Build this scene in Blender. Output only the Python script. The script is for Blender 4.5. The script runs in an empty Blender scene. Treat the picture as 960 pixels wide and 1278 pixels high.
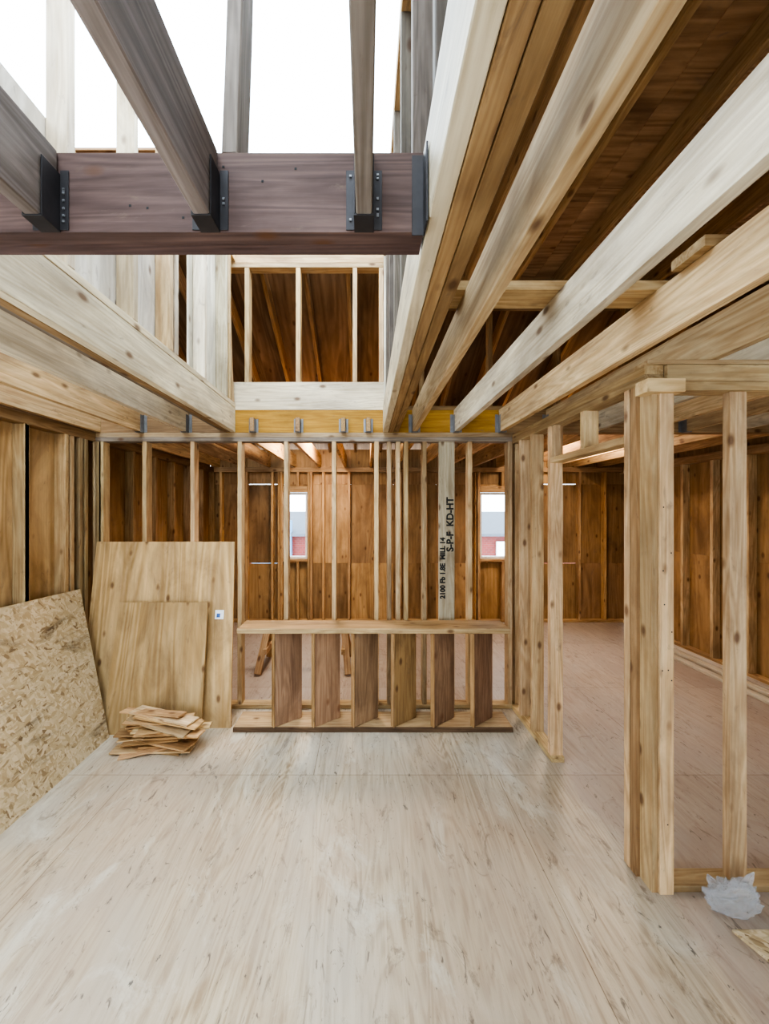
import bpy, math, random
from mathutils import Vector, Matrix
random.seed(7)
R = random.random
def U(a,b): return a+(b-a)*R()
scene = bpy.context.scene

# ---------------- materials ----------------
def newmat(name):
    m = bpy.data.materials.new(name); m.use_nodes = True
    nt = m.node_tree; nt.nodes.clear()
    out = nt.nodes.new('ShaderNodeOutputMaterial')
    b = nt.nodes.new('ShaderNodeBsdfPrincipled')
    nt.links.new(b.outputs[0], out.inputs[0])
    return m, nt, b
def node(nt, t, **kw):
    n = nt.nodes.new(t)
    for k,v in kw.items(): setattr(n,k,v)
    return n
def mapping(nt, src, scale, loc=(0,0,0)):
    mp = node(nt,'ShaderNodeMapping'); mp.inputs['Scale'].default_value = scale
    mp.inputs['Location'].default_value = loc
    nt.links.new(src, mp.inputs['Vector']); return mp.outputs[0]
def noise(nt, vec, scale=1, detail=4, rough=.55, dist=0):
    n = node(nt,'ShaderNodeTexNoise'); n.inputs['Scale'].default_value=scale
    n.inputs['Detail'].default_value=detail; n.inputs['Roughness'].default_value=rough
    n.inputs['Distortion'].default_value=dist
    nt.links.new(vec,n.inputs['Vector']); return n.outputs['Fac']
def math_(nt, op, a, b=None, clamp=False):
    n = node(nt,'ShaderNodeMath',operation=op); n.use_clamp = clamp
    for i,v in enumerate((a,b)):
        if v is None: continue
        if isinstance(v,(int,float)): n.inputs[i].default_value=v
        else: nt.links.new(v,n.inputs[i])
    return n.outputs[0]
def ramp(nt, fac, stops):
    r = node(nt,'ShaderNodeValToRGB'); e = r.color_ramp.elements
    while len(e)<len(stops): e.new(.5)
    for i,(p,c) in enumerate(stops):
        e[i].position=p; e[i].color=(*c,1) if len(c)==3 else c
    nt.links.new(fac,r.inputs[0]); return r.outputs[0]
def mix(nt, fac, a, b, mode='MIX'):
    n = node(nt,'ShaderNodeMix',data_type='RGBA',blend_type=mode)
    for idx,v in ((0,fac),(6,a),(7,b)):
        if isinstance(v,(int,float)): n.inputs[idx].default_value=v
        elif isinstance(v,tuple): n.inputs[idx].default_value=(*v,1)
        else: nt.links.new(v,n.inputs[idx])
    return n.outputs[2]
def bump(nt,b,h,s=.2,d=.003):
    n=node(nt,'ShaderNodeBump'); n.inputs['Strength'].default_value=s; n.inputs['Distance'].default_value=d
    nt.links.new(h,n.inputs['Height']); nt.links.new(n.outputs[0],b.inputs['Normal'])

def wood(name, light, dark, knot=(.13,.06,.03), rough=.7, gs=1.0, ringstr=.5, knots=True):
    m,nt,b = newmat(name)
    at = node(nt,'ShaderNodeAttribute',attribute_name='gc'); v = at.outputs['Vector']
    ti = node(nt,'ShaderNodeAttribute',attribute_name='tint')
    fine = noise(nt, mapping(nt,v,(2.6*gs,70*gs,70*gs)), 1, 6,.65,.3)
    big = noise(nt, mapping(nt,v,(.6*gs,8*gs,8*gs)), 1, 2,.5,.5)
    ring = math_(nt,'MULTIPLY',big,75); ring = math_(nt,'SINE',ring)
    ring = math_(nt,'MULTIPLY',math_(nt,'ADD',ring,1),.5*ringstr)
    f = math_(nt,'ADD',math_(nt,'MULTIPLY',fine,.85),math_(nt,'MULTIPLY',ring,.45))
    col = ramp(nt,f,[(.25,light),(.8,dark)])
    blot = noise(nt, mapping(nt,v,(1.6,5,5),(5,3,2)),1,5,.65,.6)
    col = mix(nt, .75, col, ramp(nt,blot,[(.3,(.50,.45,.42)),(.62,(1.12,1.10,1.05))]),'MULTIPLY')
    gr = noise(nt, mapping(nt,v,(5,16,16),(1,3,2)),1,6,.7,1.2)
    col = mix(nt, ramp(nt,gr,[(.60,(0,0,0)),(.72,(.55,.55,.55))]), col, (.17,.12,.09))
    if knots:
        vo = node(nt,'ShaderNodeTexVoronoi'); vo.inputs['Scale'].default_value=1
        nt.links.new(mapping(nt,v,(4.2,8,8)),vo.inputs['Vector'])
        k = ramp(nt,vo.outputs['Distance'],[(.07,(1,1,1)),(.17,(0,0,0))])
        col = mix(nt,math_(nt,'MULTIPLY',k,.8),col,knot)
    col = mix(nt,1.0,col,ti.outputs['Color'],'MULTIPLY')
    nt.links.new(col,b.inputs['Base Color'])
    b.inputs['Roughness'].default_value=rough
    b.inputs['Specular IOR Level'].default_value=.35
    bump(nt,b,fine,.35,.002)
    return m

M = {}
M['pale'] = wood('spruce_pale',(.72,.56,.35),(.46,.30,.155))
M['cool'] = wood('spruce_pale_skylit',(.77,.70,.56),(.53,.44,.31),rough=.5)  # pale wood; skylight on beams and joists is painted in as colour
M['grey'] = wood('spruce_grey_shaded',(.36,.31,.28),(.19,.155,.13))  # grey-brown; backlit tone of the well timbers is painted into the colour
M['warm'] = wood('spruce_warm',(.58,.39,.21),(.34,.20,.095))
M['dark'] = wood('lumber_dark',(.17,.11,.10),(.085,.053,.05))  # backlit look of the header beam put into its base colour
M['ply']  = wood('plywood_pale',(.64,.46,.25),(.43,.28,.13),gs=.45,ringstr=.7)
M['plyc'] = wood('plywood_skylit',(.76,.73,.66),(.58,.54,.45),gs=.4,ringstr=.6)  # whitened plywood: sky glow in the shaft painted into the colour
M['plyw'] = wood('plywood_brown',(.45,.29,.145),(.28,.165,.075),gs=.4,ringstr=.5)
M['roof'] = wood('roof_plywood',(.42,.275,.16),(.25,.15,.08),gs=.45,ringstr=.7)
M['lvl']  = wood('lvl_orange',(.50,.29,.06),(.34,.17,.03),knots=False)
M['tread']= wood('tread_brown',(.29,.19,.12),(.16,.095,.058))
M['white']= wood('primed_board',(.70,.62,.52),(.55,.47,.38),knots=False)

def simple(name,col,rough=.5,metal=0,**kw):
    m,nt,b=newmat(name); b.inputs['Base Color'].default_value=(*col,1)
    b.inputs['Roughness'].default_value=rough; b.inputs['Metallic'].default_value=metal
    tc=node(nt,'ShaderNodeTexCoord')
    n=noise(nt,tc.outputs['Object'],25,4)
    nt.links.new(mix(nt,.5,tuple(col),ramp(nt,n,[(.3,tuple(c*.7 for c in col)),(.7,tuple(min(1,c*1.2) for c in col))])),b.inputs['Base Color'])
    for k,v in kw.items(): b.inputs[k].default_value=v
    return m
M['metal'] = simple('galvanised_steel',(.26,.26,.27),.5,.6)
M['mdark'] = simple('hanger_steel_dark',(.06,.055,.058),.55,.5)
M['ink'] = simple('black_ink',(.02,.02,.02),.7)
M['label'] = simple('label_white',(.85,.87,.9),.5)
M['labelb'] = simple('label_blue',(.05,.12,.35),.5)
M['vinyl'] = simple('window_vinyl',(.8,.8,.8),.4)
M['roofing'] = simple('asphalt_roof',(.10,.11,.13),.9)
M['siding'] = simple('siding_pale',(.12,.24,.38),.8)

m,nt,b=newmat('red_brick'); tc=node(nt,'ShaderNodeTexCoord')
mp=node(nt,'ShaderNodeMapping'); mp.inputs['Rotation'].default_value=(math.radians(90),0,0)
nt.links.new(tc.outputs['Object'],mp.inputs[0])
br=node(nt,'ShaderNodeTexBrick'); br.inputs['Scale'].default_value=4
br.inputs['Color1'].default_value=(.19,.016,.01,1); br.inputs['Color2'].default_value=(.13,.012,.01,1); br.inputs['Mortar'].default_value=(.17,.06,.05,1)
nt.links.new(mp.outputs[0],br.inputs[0]); nt.links.new(br.outputs[0],b.inputs['Base Color']); M['brick']=m

# OSB
m,nt,b=newmat('osb'); at=node(nt,'ShaderNodeAttribute',attribute_name='gc'); v=at.outputs['Vector']
cols=[]
for i,(sc,rot) in enumerate((((16,60,30),.4),((60,16,30),.2),((55,18,30),-.7))):
    nz=node(nt,'ShaderNodeTexNoise'); nz.inputs['Scale'].default_value=6; nt.links.new(v,nz.inputs['Vector'])
    add=node(nt,'ShaderNodeVectorMath',operation='MULTIPLY_ADD'); add.inputs[1].default_value=(.08,.08,.08)
    nt.links.new(nz.outputs['Color'],add.inputs[0]); nt.links.new(v,add.inputs[2])
    rt=node(nt,'ShaderNodeVectorRotate',rotation_type='Z_AXIS'); rt.inputs['Angle'].default_value=rot
    nt.links.new(add.outputs[0],rt.inputs['Vector'])
    vo=node(nt,'ShaderNodeTexVoronoi'); vo.inputs['Scale'].default_value=1
    nt.links.new(mapping(nt,rt.outputs[0],sc,(i*3,i,0)),vo.inputs['Vector'])
    sp=node(nt,'ShaderNodeSeparateColor'); nt.links.new(vo.outputs['Color'],sp.inputs[0])
    cols.append(ramp(nt,sp.outputs[0],[(0,(.24,.16,.09)),(.12,(.44,.32,.18)),(.55,(.54,.42,.26)),(1,(.64,.52,.35))]))
sel=ramp(nt,noise(nt,mapping(nt,v,(16,16,16)),1,2),[(.48,(0,0,0)),(.52,(1,1,1))])
sel2=ramp(nt,noise(nt,mapping(nt,v,(18,18,18),(4,4,4)),1,2),[(.52,(0,0,0)),(.56,(1,1,1))])
c=mix(nt,sel2,mix(nt,sel,cols[0],cols[1]),cols[2])
sm=ramp(nt,noise(nt,mapping(nt,v,(7,1.6,3)),1,7,.72,.8),[(.54,(1,1,1)),(.66,(.38,.37,.38))])
c=mix(nt,.8,c,sm,'MULTIPLY')
nt.links.new(c,b.inputs['Base Color']); b.inputs['Roughness'].default_value=.8; M['osb']=m

# floor
m,nt,b=newmat('subfloor_plywood'); tc=node(nt,'ShaderNodeTexCoord'); v=tc.outputs['Object']
f1=noise(nt,mapping(nt,v,(30,1.8,1)),1,7,.72,.9)
f2=noise(nt,mapping(nt,v,(4.5,.6,1)),1,3,.5,.9)
ring=math_(nt,'MULTIPLY',math_(nt,'ADD',math_(nt,'SINE',math_(nt,'MULTIPLY',f2,90)),1),.085)
f=math_(nt,'ADD',math_(nt,'MULTIPLY',f1,.95),ring)
c=ramp(nt,f,[(.34,(.66,.575,.44)),(.56,(.53,.44,.315)),(.72,(.36,.27,.175))])
d=noise(nt,mapping(nt,v,(1.3,.8,1)),1,7,.65,1.2)
c=mix(nt,ramp(nt,d,[(.40,(0,0,0)),(.60,(.68,.68,.68))]),c,(.51,.475,.41))
pk=noise(nt,mapping(nt,v,(.8,.7,1),(9,4,0)),1,5,.6,.8)
c=mix(nt,ramp(nt,pk,[(.43,(0,0,0)),(.62,(.6,.6,.6))]),c,(.45,.35,.265))
lt=noise(nt,mapping(nt,v,(2.2,1.2,1),(2,8,0)),1,7,.7,1.5)
c=mix(nt,ramp(nt,lt,[(.55,(0,0,0)),(.66,(.6,.6,.6))]),c,(.66,.63,.54))
# darker pinkish-grey tone in the further rooms, with a wandering boundary at the doorway
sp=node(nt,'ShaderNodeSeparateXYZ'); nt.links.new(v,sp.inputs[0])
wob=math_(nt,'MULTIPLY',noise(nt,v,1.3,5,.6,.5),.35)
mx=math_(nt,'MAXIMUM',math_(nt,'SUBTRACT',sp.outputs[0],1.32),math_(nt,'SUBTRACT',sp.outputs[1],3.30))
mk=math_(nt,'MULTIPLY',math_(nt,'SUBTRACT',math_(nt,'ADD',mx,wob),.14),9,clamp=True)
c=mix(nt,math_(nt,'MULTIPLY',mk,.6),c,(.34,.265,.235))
s=noise(nt,mapping(nt,v,(7,3,1),(3,1,0)),1,7,.75,1.5)
c=mix(nt,ramp(nt,s,[(.57,(0,0,0)),(.67,(.7,.7,.7))]),c,(.20,.15,.115))
s2=noise(nt,mapping(nt,v,(24,7,1),(1,7,0)),1,4,.65,2.2)
c=mix(nt,ramp(nt,s2,[(.62,(0,0,0)),(.69,(.8,.8,.8))]),c,(.14,.11,.09))
s3=noise(nt,mapping(nt,v,(7,6,1),(6,7,0)),1,5,.7,1.4)
c=mix(nt,ramp(nt,s3,[(.66,(0,0,0)),(.70,(.85,.85,.85))]),c,(.10,.09,.085))
br=node(nt,'ShaderNodeTexBrick'); br.offset=.5
br.inputs['Scale'].default_value=1; br.inputs['Brick Width'].default_value=2.44; br.inputs['Row Height'].default_value=1.22
br.inputs['Mortar Size'].default_value=.002; br.inputs['Color1'].default_value=(1,1,1,1); br.inputs['Color2'].default_value=(.90,.88,.86,1); br.inputs['Mortar'].default_value=(.5,.45,.4,1)
nt.links.new(mapping(nt,v,(1,1,1),(.35,1.2,0)),br.inputs[0])
c=mix(nt,1.0,c,br.outputs[0],'MULTIPLY')
nt.links.new(c,b.inputs['Base Color'])
rr=ramp(nt,d,[(.3,(.32,)*3),(.7,(.55,)*3)]); nt.links.new(rr,b.inputs['Roughness'])
b.inputs['Specular IOR Level'].default_value=.5
bump(nt,b,f1,.3,.002); M['floor']=m

m,nt,b=newmat('crumpled_plastic'); b.inputs['Base Color'].default_value=(.9,.92,.96,1)
b.inputs['Roughness'].default_value=.1; b.inputs['Transmission Weight'].default_value=.75; b.inputs['IOR'].default_value=1.2
M['plastic']=m
m,nt,b=newmat('window_glass'); b.inputs['Base Color'].default_value=(1,1,1,1)
b.inputs['Roughness'].default_value=.0; b.inputs['Transmission Weight'].default_value=1; b.inputs['IOR'].default_value=1.05
M['glass']=m

# ---------------- builder ----------------
class B:
    def __init__(s,name): s.n=name; s.v=[];s.f=[];s.fm=[];s.g=[];s.t=[];s.m=[]
    def slot(s,k):
        if k not in s.m: s.m.append(k)
        return s.m.index(k)
    def ob(s,c,L,W,T,D,mat='pale',tint=None):
        c=Vector(c);L=Vector(L).normalized();W=Vector(W).normalized();T=Vector(T).normalized()
        if L.cross(W).dot(T)<0: T=-T
        if tint is None: tint=U(.82,1.1)
        tint*=U(.93,1.05)
        tc=(tint*U(.98,1.03),tint,tint*U(.93,1.06),1)
        o=Vector((U(-50,50),U(-50,50),U(-50,50))); i0=len(s.v)
        for a in(-.5,.5):
            for b_ in(-.5,.5):
                for d in(-.5,.5):
                    l=Vector((a*D[0],b_*D[1],d*D[2]))
                    s.v.append(c+L*l.x+W*l.y+T*l.z); s.g.append(l+o); s.t.append(tc)
        k=s.slot(mat)
        for q in((0,1,3,2),(4,6,7,5),(0,4,5,1),(2,3,7,6),(0,2,6,4),(1,5,7,3)):
            s.f.append([i0+j for j in q]); s.fm.append(k)
    def box(s,x0,x1,y0,y1,z0,z1,mat='pale',tint=None,axis=None):
        d=[x1-x0,y1-y0,z1-z0]; ax=[Vector((1,0,0)),Vector((0,1,0)),Vector((0,0,1))]
        i=axis if axis is not None else d.index(max(d))
        o=[j for j in range(3) if j!=i]
        s.ob(((x0+x1)/2,(y0+y1)/2,(z0+z1)/2),ax[i],ax[o[0]],ax[o[1]],(d[i],d[o[0]],d[o[1]]),mat,tint)
    def beam(s,a,b,w,h,up=(0,0,1),mat='pale',tint=None):
        a=Vector(a);b=Vector(b);L=(b-a);W=L.cross(Vector(up)).normalized();T=W.cross(L).normalized()
        s.ob((a+b)/2,L,W,T,(L.length,w,h),mat,tint)
    def quad(s,pts,th,mat,tint=1.0):
        p=[Vector(q) for q in pts]; n=(p[1]-p[0]).cross(p[3]-p[0]).normalized()
        i0=len(s.v); w=(p[1]-p[0]).length; h=(p[3]-p[0]).length; o=Vector((U(-20,20),U(-20,20),0))
        g=[(0,0),(w,0),(w,h),(0,h)]
        for k_ in(0,1):
            for q,gg in zip(p,g):
                s.v.append(q-n*th*k_); s.g.append(Vector((gg[1],gg[0],k_*th))+o); s.t.append((tint,)*3+(1,))
        k=s.slot(mat)
        for q in((0,1,2,3),(7,6,5,4),(0,4,5,1),(1,5,6,2),(2,6,7,3),(3,7,4,0)):
            s.f.append([i0+j for j in q]); s.fm.append(k)
    def bow(s,pts,w,h,mat,tint=1.0,W=(1,0,0)):
        """slightly bowed board swept through points, width along W, thickness h"""
        W=Vector(W); P=[Vector(p) for p in pts]; o=Vector((U(-50,50),U(-50,50),U(-50,50))); i0=len(s.v); l=0; k=s.slot(mat)
        for i,p in enumerate(P):
            t=(P[min(i+1,len(P)-1)]-P[max(i-1,0)]).normalized(); T=t.cross(W).normalized()
            if i: l+=(p-P[i-1]).length
            for a,c in((-.5,-.5),(.5,-.5),(.5,.5),(-.5,.5)):
                s.v.append(p+W*a*w+T*c*h); s.g.append(Vector((l,a*w,c*h))+o); s.t.append((tint,)*3+(1,))
        n=len(P)
        for i in range(n-1):
            for j in range(4):
                a=i0+i*4+j; b_=i0+i*4+(j+1)%4; s.f.append([a,b_,b_+4,a+4]); s.fm.append(k)
        s.f.append([i0+3,i0+2,i0+1,i0]); s.fm.append(k); e=i0+(n-1)*4; s.f.append([e,e+1,e+2,e+3]); s.fm.append(k)
    def make(s,bevel=.003,parent=None):
        me=bpy.data.meshes.new(s.n); me.from_pydata([tuple(v) for v in s.v],[],s.f); 
        for k in s.m: me.materials.append(M[k])
        me.polygons.foreach_set('material_index',s.fm)
        a=me.attributes.new('gc','FLOAT_VECTOR','POINT'); a.data.foreach_set('vector',[x for g in s.g for x in g])
        a=me.attributes.new('tint','FLOAT_COLOR','POINT'); a.data.foreach_set('color',[x for g in s.t for x in g])
        me.update(); o=bpy.data.objects.new(s.n,me); scene.collection.objects.link(o)
        if bevel:
            md=o.modifiers.new('bev','BEVEL'); md.width=bevel; md.segments=1; md.limit_method='ANGLE'
        if parent: o.parent=parent
        return o

JB=2.46; JT=2.66; YP=3.28
XL=-2.50; XR=4.15; YF=5.92; YB=-2.3

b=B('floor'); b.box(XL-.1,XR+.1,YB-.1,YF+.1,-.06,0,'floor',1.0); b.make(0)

# ---------------- partition wall ----------------
def px(p,d=YP): return (p-457)/460*d
b=B('wall_partition')
b.box(-2.41,1.42,YP,YP+.089,0,.038,'pale',.85)
b.box(-2.41,1.42,YP,YP+.089,2.38,2.42,'grey',1.0); b.box(-2.41,1.42,YP,YP+.089,2.42,2.46,'pale',.65)
for p in (118,126,180,240,299,357,417,470,530,587,637,646):
    x=px(p); b.box(x-.019,x+.019,YP,YP+.089,.038,2.38,'pale',U(.75,1.12))
for x,t in ((px(486),.7),(px(497),.95),(px(507),.8)): b.box(x-.019,x+.019,YP,YP+.089,.038,2.38,'pale',t)
x=px(558); b.box(x-.07,x+.07,YP+.005,YP+.045,.038,2.38,'cool',.8)
b.box(-2.41,-2.36,YP,YP+.089,.038,2.38,'pale',.6)
wp=b.make()
for body,dx,z0_,sz in (('S-P-F  KD-HT',.056,1.40,.085),('2100 Fb 1.8E  MILL 14',-.018,.98,.06)):
    tx=bpy.data.curves.new('stamp','FONT'); tx.body=body; tx.size=sz; tx.extrude=.0008; tx.offset=.003; tx.materials.append(M['ink'])
    to=bpy.data.objects.new('printed_stamp',tx); scene.collection.objects.link(to)
    to.matrix_world=Matrix.Translation((x+dx,YP+.003,z0_))@Matrix.Rotation(math.radians(90),4,'X')@Matrix.Rotation(math.radians(90),4,'Z')
    to.parent=wp

# ---------------- right stud wall with doorway ----------------
b=B('wall_doorway'); x0,x1=1.30,1.389
b.box(x0,x1,1.72,YP-.002,2.36,2.40,'pale',.7); b.box(x0,x1,1.72,YP-.002,2.40,2.44,'pale',.8)
b.box(x0,x1,2.58,YP-.002,0,.038,'pale',.9)
for y in (3.1,2.88): b.box(x0,x1,y,y+.038,.038,2.36,'pale')
b.box(x0,x1,2.60,2.638,.038,2.36,'pale',1.08)
b.box(x0,x1,1.86,2.60,2.10,2.138,'pale',1.0); b.box(x0+.01,x0+.05,2.56,2.60,2.138,2.36,'pale',.9)
b.box(x0,x1,2.20,2.238,2.138,2.36,'pale',1.05)
b.box(x0,x0+.042,1.82,1.858,0.0,2.36,'pale',1.0)
b.box(x0+.0,x0+.089,1.775,1.813,0.0,2.36,'warm',.8)
b.box(x0+.018,x0+.046,1.70,1.775,0.0,2.36,'pale',.8)
b.box(x0+.049,x0+.112,1.69,1.730,0.0,2.36,'pale',1.12)
b.box(x0+.080,x0+.112,1.731,1.80,0.0,2.36,'warm',.9)
b.box(x0-.03,x0+.14,1.66,1.74,2.30,2.36,'pale',1.0)
for i in range(9):
    z=U(.1,2.2); xx=x0+U(.055,.105); b.box(xx-.003,xx+.003,1.688,1.690,z-.003,z+.003,'ink')
b.make()
b=B('wall_return')
b.box(1.415,XR,1.70,1.789,0,.03,'pale',.7)
b.box(1.445,XR,1.70,1.789,2.32,2.36,'pale',.8); b.box(1.30,XR,1.70,1.789,2.44,2.46,'pale',.8);b.box(1.392,XR,1.70,1.789,2.361,2.438,'pale',.85)
for x in (1.74,2.15,2.55,2.96,3.37,3.77): b.box(x-.04,x+.04,1.72,1.76,.03,2.32,'pale',U(.95,1.1))
b.make()

# ---------------- outer walls ----------------
b=B('wall_left')
ys=[YB+.05+.406*i for i in range(21)]
b.box(XL,XL+.089,YB,YF,0,.038,'warm'); b.box(XL,XL+.089,YB,YF,2.38,2.455,'warm',.6)
segs=[(YB,-1.5),(1.0,2.4),(2.4005,3.3),(3.3005,4.5),(4.5005,YF)]
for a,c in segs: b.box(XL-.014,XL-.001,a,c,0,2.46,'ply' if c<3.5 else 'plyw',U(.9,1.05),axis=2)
b.box(XL-.014,XL-.001,-1.5,1.0,0,.7,'ply'); b.box(XL-.014,XL-.001,-1.5,1.0,2.1,2.46,'ply')  # panels leave an unseen opening, added to let daylight in
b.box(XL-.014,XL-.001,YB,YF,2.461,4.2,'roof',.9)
for y in ys:
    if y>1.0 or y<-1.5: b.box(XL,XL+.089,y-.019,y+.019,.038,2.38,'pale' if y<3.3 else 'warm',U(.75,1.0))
for y,t in ((2.62,.9),(2.97,.95),(3.12,.55),(3.18,.6)): b.box(XL,XL+.089,y-.019,y+.019,.038,2.38,'pale',t)
b.make()
b=B('wall_right')
b.box(XR-.089,XR,YB,YF,0,.038,'warm'); b.box(XR-.089,XR,YB,YF,2.36,2.455,'warm',.9)
for z0,z1 in((0,1.22),(1.2202,2.44),(2.4402,3.86)):
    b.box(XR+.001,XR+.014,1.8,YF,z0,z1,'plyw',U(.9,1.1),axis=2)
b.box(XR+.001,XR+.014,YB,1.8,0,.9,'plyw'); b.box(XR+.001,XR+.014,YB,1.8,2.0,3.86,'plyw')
b.box(XR+.001,XR+.014,YB,-.6,.9,2.0,'plyw',axis=2); b.box(XR+.001,XR+.014,1.0,1.8,.9,2.0,'plyw',axis=2)  # unseen opening between these panels, added for side daylight
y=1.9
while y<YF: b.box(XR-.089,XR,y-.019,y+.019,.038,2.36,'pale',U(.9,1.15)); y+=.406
b.make()
b=B('wall_back')
holes=[(-1.32,-.93),(1.81,2.63)]
xs=[XL,-1.32,-.93,1.81,2.63,XR]
def sheath(xa,xc,z0,z1,gap):
    rows=((0,.922),(.928,2.189),(2.195,2.75)) if gap else ((0,.925),(.9252,2.19),(2.1902,2.75))
    for a,c in rows:
        lo=max(a,z0);hi=min(c,z1)
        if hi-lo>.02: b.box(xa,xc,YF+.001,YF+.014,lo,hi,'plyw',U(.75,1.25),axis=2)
for i in range(5):
    a,c=xs[i],xs[i+1]
    if (a,c) in holes: sheath(a,c,0,1.0,False); sheath(a,c,2.06,2.75,False)
    else:
        n=max(1,round((c-a)/.61))
        for k in range(n): sheath(a+(c-a)*k/n,a+(c-a)*(k+1)/n-.0002,0,2.75,(i==0 and k==n-1) or (i==4 and k==0))
b.box(XL+.09,XR-.09,YF-.089,YF,0,.038,'warm'); b.box(XL+.09,XR-.09,YF-.089,YF,2.38,2.455,'warm',.9)
x=XL+.2
while x<XR-.1:
    inh=[h for h in holes if h[0]-.02<x<h[1]+.02]
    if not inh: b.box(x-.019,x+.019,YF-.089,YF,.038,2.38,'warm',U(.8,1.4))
    else:
        b.box(x-.019,x+.019,YF-.089,YF,.038,.96,'warm'); b.box(x-.019,x+.019,YF-.089,YF,2.16,2.38,'warm')
    x+=.406
for h in holes:
    for xx in(h[0]-.02,h[1]+.02,h[0]-.062,h[1]+.062): b.box(xx-.019,xx+.019,YF-.089,YF,.038,2.38,'warm',U(.9,1.2))
    b.box(h[0],h[1],YF-.089,YF,.962,1.0,'warm'); b.box(h[0],h[1],YF-.089,YF,2.06,2.158,'warm')
b.make()
for k,h in enumerate(holes):
    b=B('window_%d'%(k+1)); w=.035
    xa,xc,za,zc=h[0]+.004,h[1]-.004,1.004,2.056
    b.box(xa,xa+w,YF-.03,YF+.03,za,zc,'vinyl'); b.box(xc-w,xc,YF-.03,YF+.03,za,zc,'vinyl')
    b.box(xa+w,xc-w,YF-.03,YF+.03,za,za+w,'vinyl'); b.box(xa+w,xc-w,YF-.03,YF+.03,zc-w,zc,'vinyl')
    if k: b.box((xa+xc)/2+.02,(xa+xc)/2+.06,YF-.02,YF+.02,za+w,zc-w,'vinyl')
    b.box(xa+w,xc-w,YF,YF+.004,za+w,zc-w,'glass')
    b.make(0)
b=B('wall_rear')
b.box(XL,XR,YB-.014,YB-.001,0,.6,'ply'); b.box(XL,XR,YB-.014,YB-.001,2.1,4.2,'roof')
for a,c in((XL,-1.2),(.9,XR)): b.box(a,c,YB-.014,YB-.001,.6,2.1,'ply',axis=2)  # opening behind the camera added as daylight fill
b.make()

# ---------------- ceiling joists ----------------
def hanger(b,x,y,zb,zt,w=.038,mat='metal',side=-1,fl=.035):
    t=.003; d=.055*side
    ya,yb=sorted((y,y+d))
    b.box(x-w/2-t,x-w/2,ya,yb,zb-t,zb+(zt-zb)*.75,mat); b.box(x+w/2,x+w/2+t,ya,yb,zb-t,zb+(zt-zb)*.75,mat)
    b.box(x-w/2-t,x+w/2+t,ya,yb,zb-t-.002,zb-.0005,mat)
    ya,yb=sorted((y-.0005*(-side),y+t*side))
    b.box(x-w/2-fl,x-w/2-t,ya,yb,zb,zb+(zt-zb)*.8,mat); b.box(x+w/2+t,x+w/2+fl,ya,yb,zb,zb+(zt-zb)*.8,mat)
def joist_y(b,x,y0,y1,mat,t,bowz=0.0,bowx=0.0,zb=JB+.002,zt=JT):
    n=10; P=[]
    for i in range(n+1):
        s_=i/n; k=math.sin(s_*math.pi)
        P.append((x+bowx*k, y0+(y1-y0)*s_, (zb+zt)/2+bowz*k))
    b.bow(P,.04,zt-zb,mat,t)
JX=[.43,.80,1.20,1.62,2.02,2.43,2.83,3.24,3.65,4.03]
b=B('ceiling_joists')
for i,x in enumerate(JX): joist_y(b,x,YB,YP-.002,('pale','cool','pale')[i%3],(.85,.95,1.08)[i%3],0,(-.008,.01,.004)[i%3])
for x,mt in ((-1.60,'cool'),(-2.0,'pale'),(-2.38,'pale')): joist_y(b,x,YB,YP-.002,mt,U(.95,1.1),0,.005)
x=-2.36
while x<4.1: b.box(x-.019,x+.019,YP+.13,YF,JB+.002,JT,'warm',U(1.0,1.5)); x+=.406
for x in JX+[-1.6,-2.0]: hanger(b,x,YP,JB,JT,.044,fl=.03)
b.box(.36,1.36,1.50,1.64,JT+.001,JT+.04,'pale',.95)
b.box(1.15,1.95,1.25,1.39,JT+.001,JT+.04,'pale',.8)
b.make()
b=B('lvl_rim_beam')
b.box(-1.25,1.25,YP,YP+.045,JB,JT,'lvl',1.0); b.box(-1.25,1.25,YP+.046,YP+.089,JB,JT,'lvl',.9)
b.box(-2.41,-1.252,YP,YP+.089,JB,JT,'warm',.6); b.box(1.252,XR-.1,YP,YP+.089,JB,JT,'warm',.9)
for x in (-1.0,-.6,-.2,.02): hanger(b,x,YP,JB,JT-.05,.04,fl=.022)
for x in (-1.0,-.6,-.2,.02): b.box(x-.018,x+.018,YP-.06,YP-.004,JB+.001,JB+.12,'warm',.8,axis=1)
b.make()
b=B('triple_header_beam')
for i in range(3): b.box(.15+i*.047,.15+i*.047+.045,YB,YP-.004,JB-.0+i*.001,JT+.03,('cool','warm','warm')[i],(.88,.75,.62)[i])  # first ply paler: skylight on its face painted in
b.make()
b=B('double_trimmer_beam')
for i in range(2): b.box(-1.205-i*.046,-1.162-i*.046,YB,YP-.004,JB+.002,JT+.02,('cool','warm')[i],(1.0,.7)[i])
b.box(-1.31,-1.272,YB,YP-.004,JB+.022,JT,'grey',.8)  # ply greyed to paint a shaded gap beside the trimmer
b.make()
CY=.925
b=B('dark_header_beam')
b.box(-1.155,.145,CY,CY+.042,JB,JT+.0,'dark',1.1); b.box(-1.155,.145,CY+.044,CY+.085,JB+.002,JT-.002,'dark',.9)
for x in (-.79,-.39,-.005): 
    hanger(b,x,CY,JB+.004,JT-.01,.042,'mdark',fl=.024)
b.box(.115,.147,CY-.004,CY-.0005,JB-.01,JT-.01,'mdark'); b.box(.143,.1475,CY-.05,CY-.004,JB-.01,JT-.02,'mdark')
for i in range(26):
    x=random.choice((-.79,-.39,-.005))+random.choice((-1,1))*.034; z=U(JB+.02,JT-.06)
    b.box(x-.003,x+.003,CY-.006,CY-.003,z-.003,z+.003,'metal')
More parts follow.
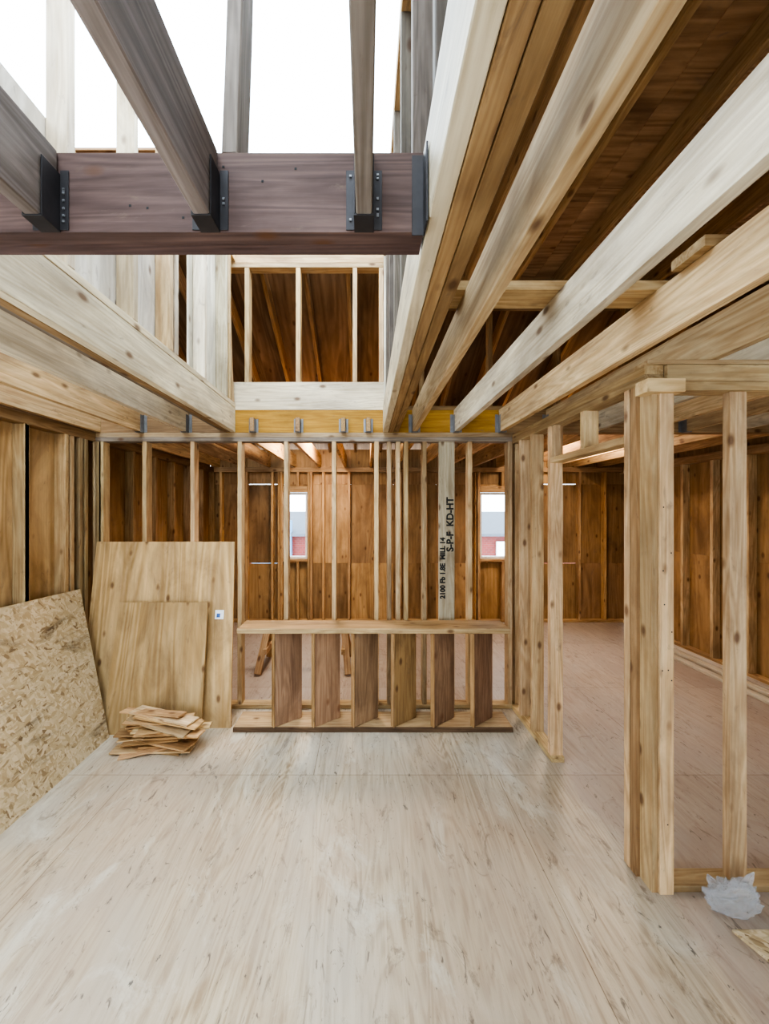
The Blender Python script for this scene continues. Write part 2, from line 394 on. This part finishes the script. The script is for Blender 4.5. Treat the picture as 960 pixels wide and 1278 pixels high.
for i in range(14):
    x=U(-1.1,.05); z=U(JB+.03,JT-.03); b.box(x-.003,x+.003,CY-.001,CY,z-.003,z+.003,'ink')
b.make()
b=B('well_joists')
for x in (-.79,-.39,-.005): b.box(x-.019,x+.019,YB,CY-.004,JB+.002,JT,'grey',.85)  # backlit darkness carried by the grey material
b.bow([(-.345+.012*math.sin(i/10*math.pi*1.3),CY+.045+.065*i/10,JT+1.95*i/10) for i in range(11)],.04,.085,'grey',.85)
b.make()

# ---------------- skylight shaft ----------------
b=B('wall_shaft_back')
b.box(-1.33,.30,YP,YP+.04,JT+.001,JT+.25,'cool',1.0)
b.box(-1.33,.30,YP,YP+.089,3.93,3.97,'pale',.8); b.box(-1.33,.30,YP,YP+.089,3.97,4.07,'pale',.9)
for p in (308,372,443,264,272,476,484): 
    x=px(p); b.box(x-.02,x+.02,YP+.001,YP+.088,JT+.25,3.93,'pale',U(.95,1.1))
b.make()
b=B('wall_shaft_left')
b.box(-1.25,-1.161,YB,YP-.004,JT+.021,JT+.06,'cool',1.05)
b.box(-1.25,-1.161,YB,YP-.004,3.98,4.07,'pale')
y=YB+.1
while y<YP-.05: b.box(-1.25,-1.161,y-.019,y+.019,JT+.06,3.98,'cool' if y>1 else 'grey',U(.9,1.1)); y+=.406
b.bow([(-1.2,3.22-.10*math.sin(i/8*math.pi*.5),JT+.06+1.3*i/8) for i in range(9)],.085,.038,'pale',1.0)
for y in (3.15,2.2): b.box(-1.25,-1.161,y-.019,y+.019,JT+.06,3.98,'pale',1.1)
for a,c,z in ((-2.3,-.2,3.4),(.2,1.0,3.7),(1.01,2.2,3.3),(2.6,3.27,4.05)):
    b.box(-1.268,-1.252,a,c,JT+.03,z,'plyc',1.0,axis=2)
b.beam((-1.19,.35,JT+.08),(-1.19,1.3,3.95),.04,.085,(1,0,0),'grey',1.0)
b.beam((-1.19,-.35,JT+.08),(-1.19,.6,3.95),.04,.085,(1,0,0),'grey',1.0)
b.make()
b=B('wall_shaft_right')
b.box(.155,.243,YB,YP-.004,JT+.034,JT+.07,'cool',1.0)
b.box(.155,.243,YB,YP-.004,3.98,4.07,'pale',.8)
y=YB+.3
while y<YP-.05: b.box(.155,.243,y-.019,y+.019,JT+.07,3.98,'grey',U(.45,.7)); y+=.406
b.box(.155,.243,3.2,3.238,JT+.07,3.98,'plyc',1.1)  # stud whitened to paint in the sky glow
b.make()

# ---------------- roof ----------------
b=B('roof')
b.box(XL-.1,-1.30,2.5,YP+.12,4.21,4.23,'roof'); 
ZR=3.70
y=YB-.1
while y<YP+.1:
    for xa,xc in ((.30,1.5),(1.5,2.7),(2.7,XR+.1)):
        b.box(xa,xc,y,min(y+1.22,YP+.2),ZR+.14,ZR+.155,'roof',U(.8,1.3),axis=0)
    y+=1.22
b.box(.25,.29,YB,YP,ZR+.0,4.23,'roof')
x=.45
while x<XR: b.box(x-.019,x+.019,YB,YP+.1,ZR,ZR+.139,'warm',U(.7,.95)); x+=.406
x=XL+.1
while x<-1.3: b.box(x-.019,x+.019,2.5,YP+.1,4.075,4.209,'warm',U(.6,.85)); x+=.406
a=Vector((0,YP+.1,4.10)); c=Vector((0,YF+.12,2.72)); x=XL
L=(c-a); n=Vector((1,0,0)).cross(L).normalized(); 
if n.z<0:n=-n
while x<XR:
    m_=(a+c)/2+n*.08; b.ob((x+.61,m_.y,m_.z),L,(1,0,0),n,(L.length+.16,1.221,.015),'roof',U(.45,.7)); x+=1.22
x=XL+.3
while x<XR: 
    m_=(a+c)/2; b.ob((x,m_.y,m_.z),L,(1,0,0),n,(L.length,.04,.14),'warm',U(.6,.85)); x+=.406
b.make()
b=B('attic_knee_wall')
b.box(.36,XR-.1,YP+.01,YP+.08,JT+.001,JT+.04,'warm',.7); b.box(.36,XR-.1,YP+.01,YP+.08,3.62,3.66,'warm',.7)
x=.5
while x<XR-.1: b.box(x-.019,x+.019,YP+.01,YP+.08,JT+.04,3.62,'warm',U(.6,.8)); x+=.61
b.box(.36,XR,YP+.1,YP+.11,3.6,4.2,'roof',.8)
b.make()

# ---------------- stair lying on its side ----------------
b=B('wooden_stair_flight')
b.box(-1.06,1.17,2.945,3.17,.0,.038,'pale',.8); b.box(-1.06,1.17,2.93,2.944,.0,.038,'tread',.6)
b.box(-1.03,1.15,2.945,3.17,.785,.823,'warm',.85); b.box(-1.03,1.15,2.93,2.944,.785,.823,'pale',.85)
for i in range(6):
    x=-.735+i*.318; a=Vector((x,2.95,0)); c=Vector((x+.19,3.09,0)); d=(c-a).normalized()
    b.ob(((a+c)/2)+Vector((0,0,.4115)),(0,0,1),d,Vector((0,0,1)).cross(d),(.745,.235,.036),('tread','tread','tread','warm','tread','tread')[i],(1.6,1.6,1.35,.75,1.3,1.35)[i])
    q=a-d*.008+Vector((0,-.004,.4115)); b.ob(q,(0,0,1),d,Vector((0,0,1)).cross(d),(.745,.012,.038),'warm',.95)
b.make()

# ---------------- sheets ----------------
b=B('osb_sheet'); b.quad([(-1.97,.45,.0),(-2.0,2.87,.0),(-2.39,3.08,1.11),(-2.39,.66,1.18)],.012,'osb'); b.make(0)
b=B('plywood_sheet'); b.quad([(-2.34,2.99,0),(-1.10,2.99,0),(-1.165,3.265,1.49),(-2.385,3.265,1.49)],.015,'ply',1.08); o1=b.make(0)
b=B('plywood_offcut'); b.quad([(-2.08,2.90,0),(-1.30,2.90,0),(-1.32,3.07,1.0),(-2.05,3.07,1.0)],.015,'ply',.85); o2=b.make(0)
b=B('label_sticker'); b.quad([(-1.29,3.139,.84),(-1.215,3.139,.84),(-1.215,3.153,.915),(-1.29,3.153,.915)],.001,'label'); 
b.quad([(-1.275,3.1388,.855),(-1.245,3.1388,.855),(-1.245,3.1515,.90),(-1.275,3.1515,.90)],.001,'labelb')
o=b.make(0); o.parent=o1
b=B('wood_offcut_pile'); z=0.0
for i in range(21):
    th=.011; L_=U(.38,.6); W_=U(.08,.13); an=U(-.32,.32); tl=0 if i<2 else U(-.10,.10)
    cx=-1.51+U(-.1,.1); cy=2.735+U(-.05,.03)
    d=Vector((math.cos(an),math.sin(an),tl)); w=Vector((-math.sin(an),math.cos(an),U(-.1,.1) if i>1 else 0)).normalized()
    b.ob((cx,cy,z+th/2+.0005),d,w,d.cross(w),(L_,W_,th),('warm','pale','warm')[i%3],U(.6,1.3)); z+=th+.0015
b.make(.001)

b=B('lumber_boards_stack')
for i in range(4): b.box(3.66+i*.09+U(-.01,.01),3.74+i*.09,1.9+U(0,.3),5.2+U(-.3,.3),0.0,.03,'white',U(.8,1))
for i in range(2): b.box(3.75+i*.1,3.83+i*.1,2.1,5.0,.031,.06,'white',.9)
b.make()
b=B('osb_scrap'); b.quad([(1.60,1.36,.013),(2.1,1.36,.013),(2.1,1.54,.013),(1.53,1.54,.013)],.012,'osb',.95); b.make(0)
import bmesh
from mathutils import noise as mn
bm=bmesh.new(); bmesh.ops.create_icosphere(bm,subdivisions=6,radius=1)
for v in bm.verts:
    p=v.co.copy(); q=mn.noise(p*1.8)*.35+abs(mn.noise(p*3.2))*.5+abs(mn.noise(p*7))*.18
    v.co=Vector((p.x*.095*(1+q),p.y*.048*(1+q*.5),max(0,(p.z*.5+.40)*.12*(1+q)))) 
me=bpy.data.meshes.new('plastic_bag'); bm.to_mesh(me); bm.free(); me.materials.append(M['plastic'])
o=bpy.data.objects.new('plastic_bag',me); o.location=(1.62,1.622,.001); scene.collection.objects.link(o)

b=B('sawhorse')
zt=.5
b.box(-1.25,-.1,4.16,4.20,zt-.09,zt,'warm',.9)
for x in (-1.1,-.25):
    for s in (-1,1):
        b.beam((x,4.18+s*.03,zt-.03),(x-.06 if x<-.5 else x+.06,4.18+s*.25,.02),.038,.07,(1,0,0),'warm',.9)
    b.box(x-.02,x+.02,4.0,4.36,.2,.26,'warm',.9)
b.make()

b=B('neighbour_house')
b.box(-6,8,10.5,14,-3,1.18,'brick'); b.quad([(-6.4,10.3,1.13),(8.4,10.3,1.13),(8.4,12.6,1.75),(-6.4,12.6,1.75)],.08,'roofing')
b.box(3.7,4.0,10.42,10.5,.4,.9,'vinyl'); b.box(-3.2,-2.1,10.3,10.5,-3,1.5,'siding')
b.make(0)

# ---------------- world & lights ----------------
w=bpy.data.worlds.new('overcast_sky'); scene.world=w; w.use_nodes=True
bg=w.node_tree.nodes['Background']; bg.inputs[0].default_value=(.77,.90,1,1); bg.inputs[1].default_value=7.6
def area(name,loc,size,e,col,rot=(0,0,0)):
    l=bpy.data.lights.new(name,'AREA'); l.energy=e; l.size=size; l.color=col
    o=bpy.data.objects.new(name,l); o.location=loc; o.rotation_euler=rot; scene.collection.objects.link(o)
area('fill_light',(-.6,4.6,2.80),.5,62,(1,.84,.66))  # unseen fill added in the attic to brighten the far room
area('fill_light.001',(2.6,4.6,2.80),.5,62,(1,.86,.70))  # second added fill, out of view, for the right-hand room

cam=bpy.data.cameras.new('camera'); co=bpy.data.objects.new('camera',cam); scene.collection.objects.link(co)
co.location=(0,0,1.76); co.rotation_euler=(math.radians(90),0,0)
cam.sensor_width=36; cam.lens=460/1278*36; cam.shift_x=23/1278; cam.shift_y=-1/1278; cam.clip_start=.02
scene.camera=co
scene.view_settings.view_transform='AgX'; scene.view_settings.look='AgX - High Contrast'
scene.view_settings.exposure=0.0
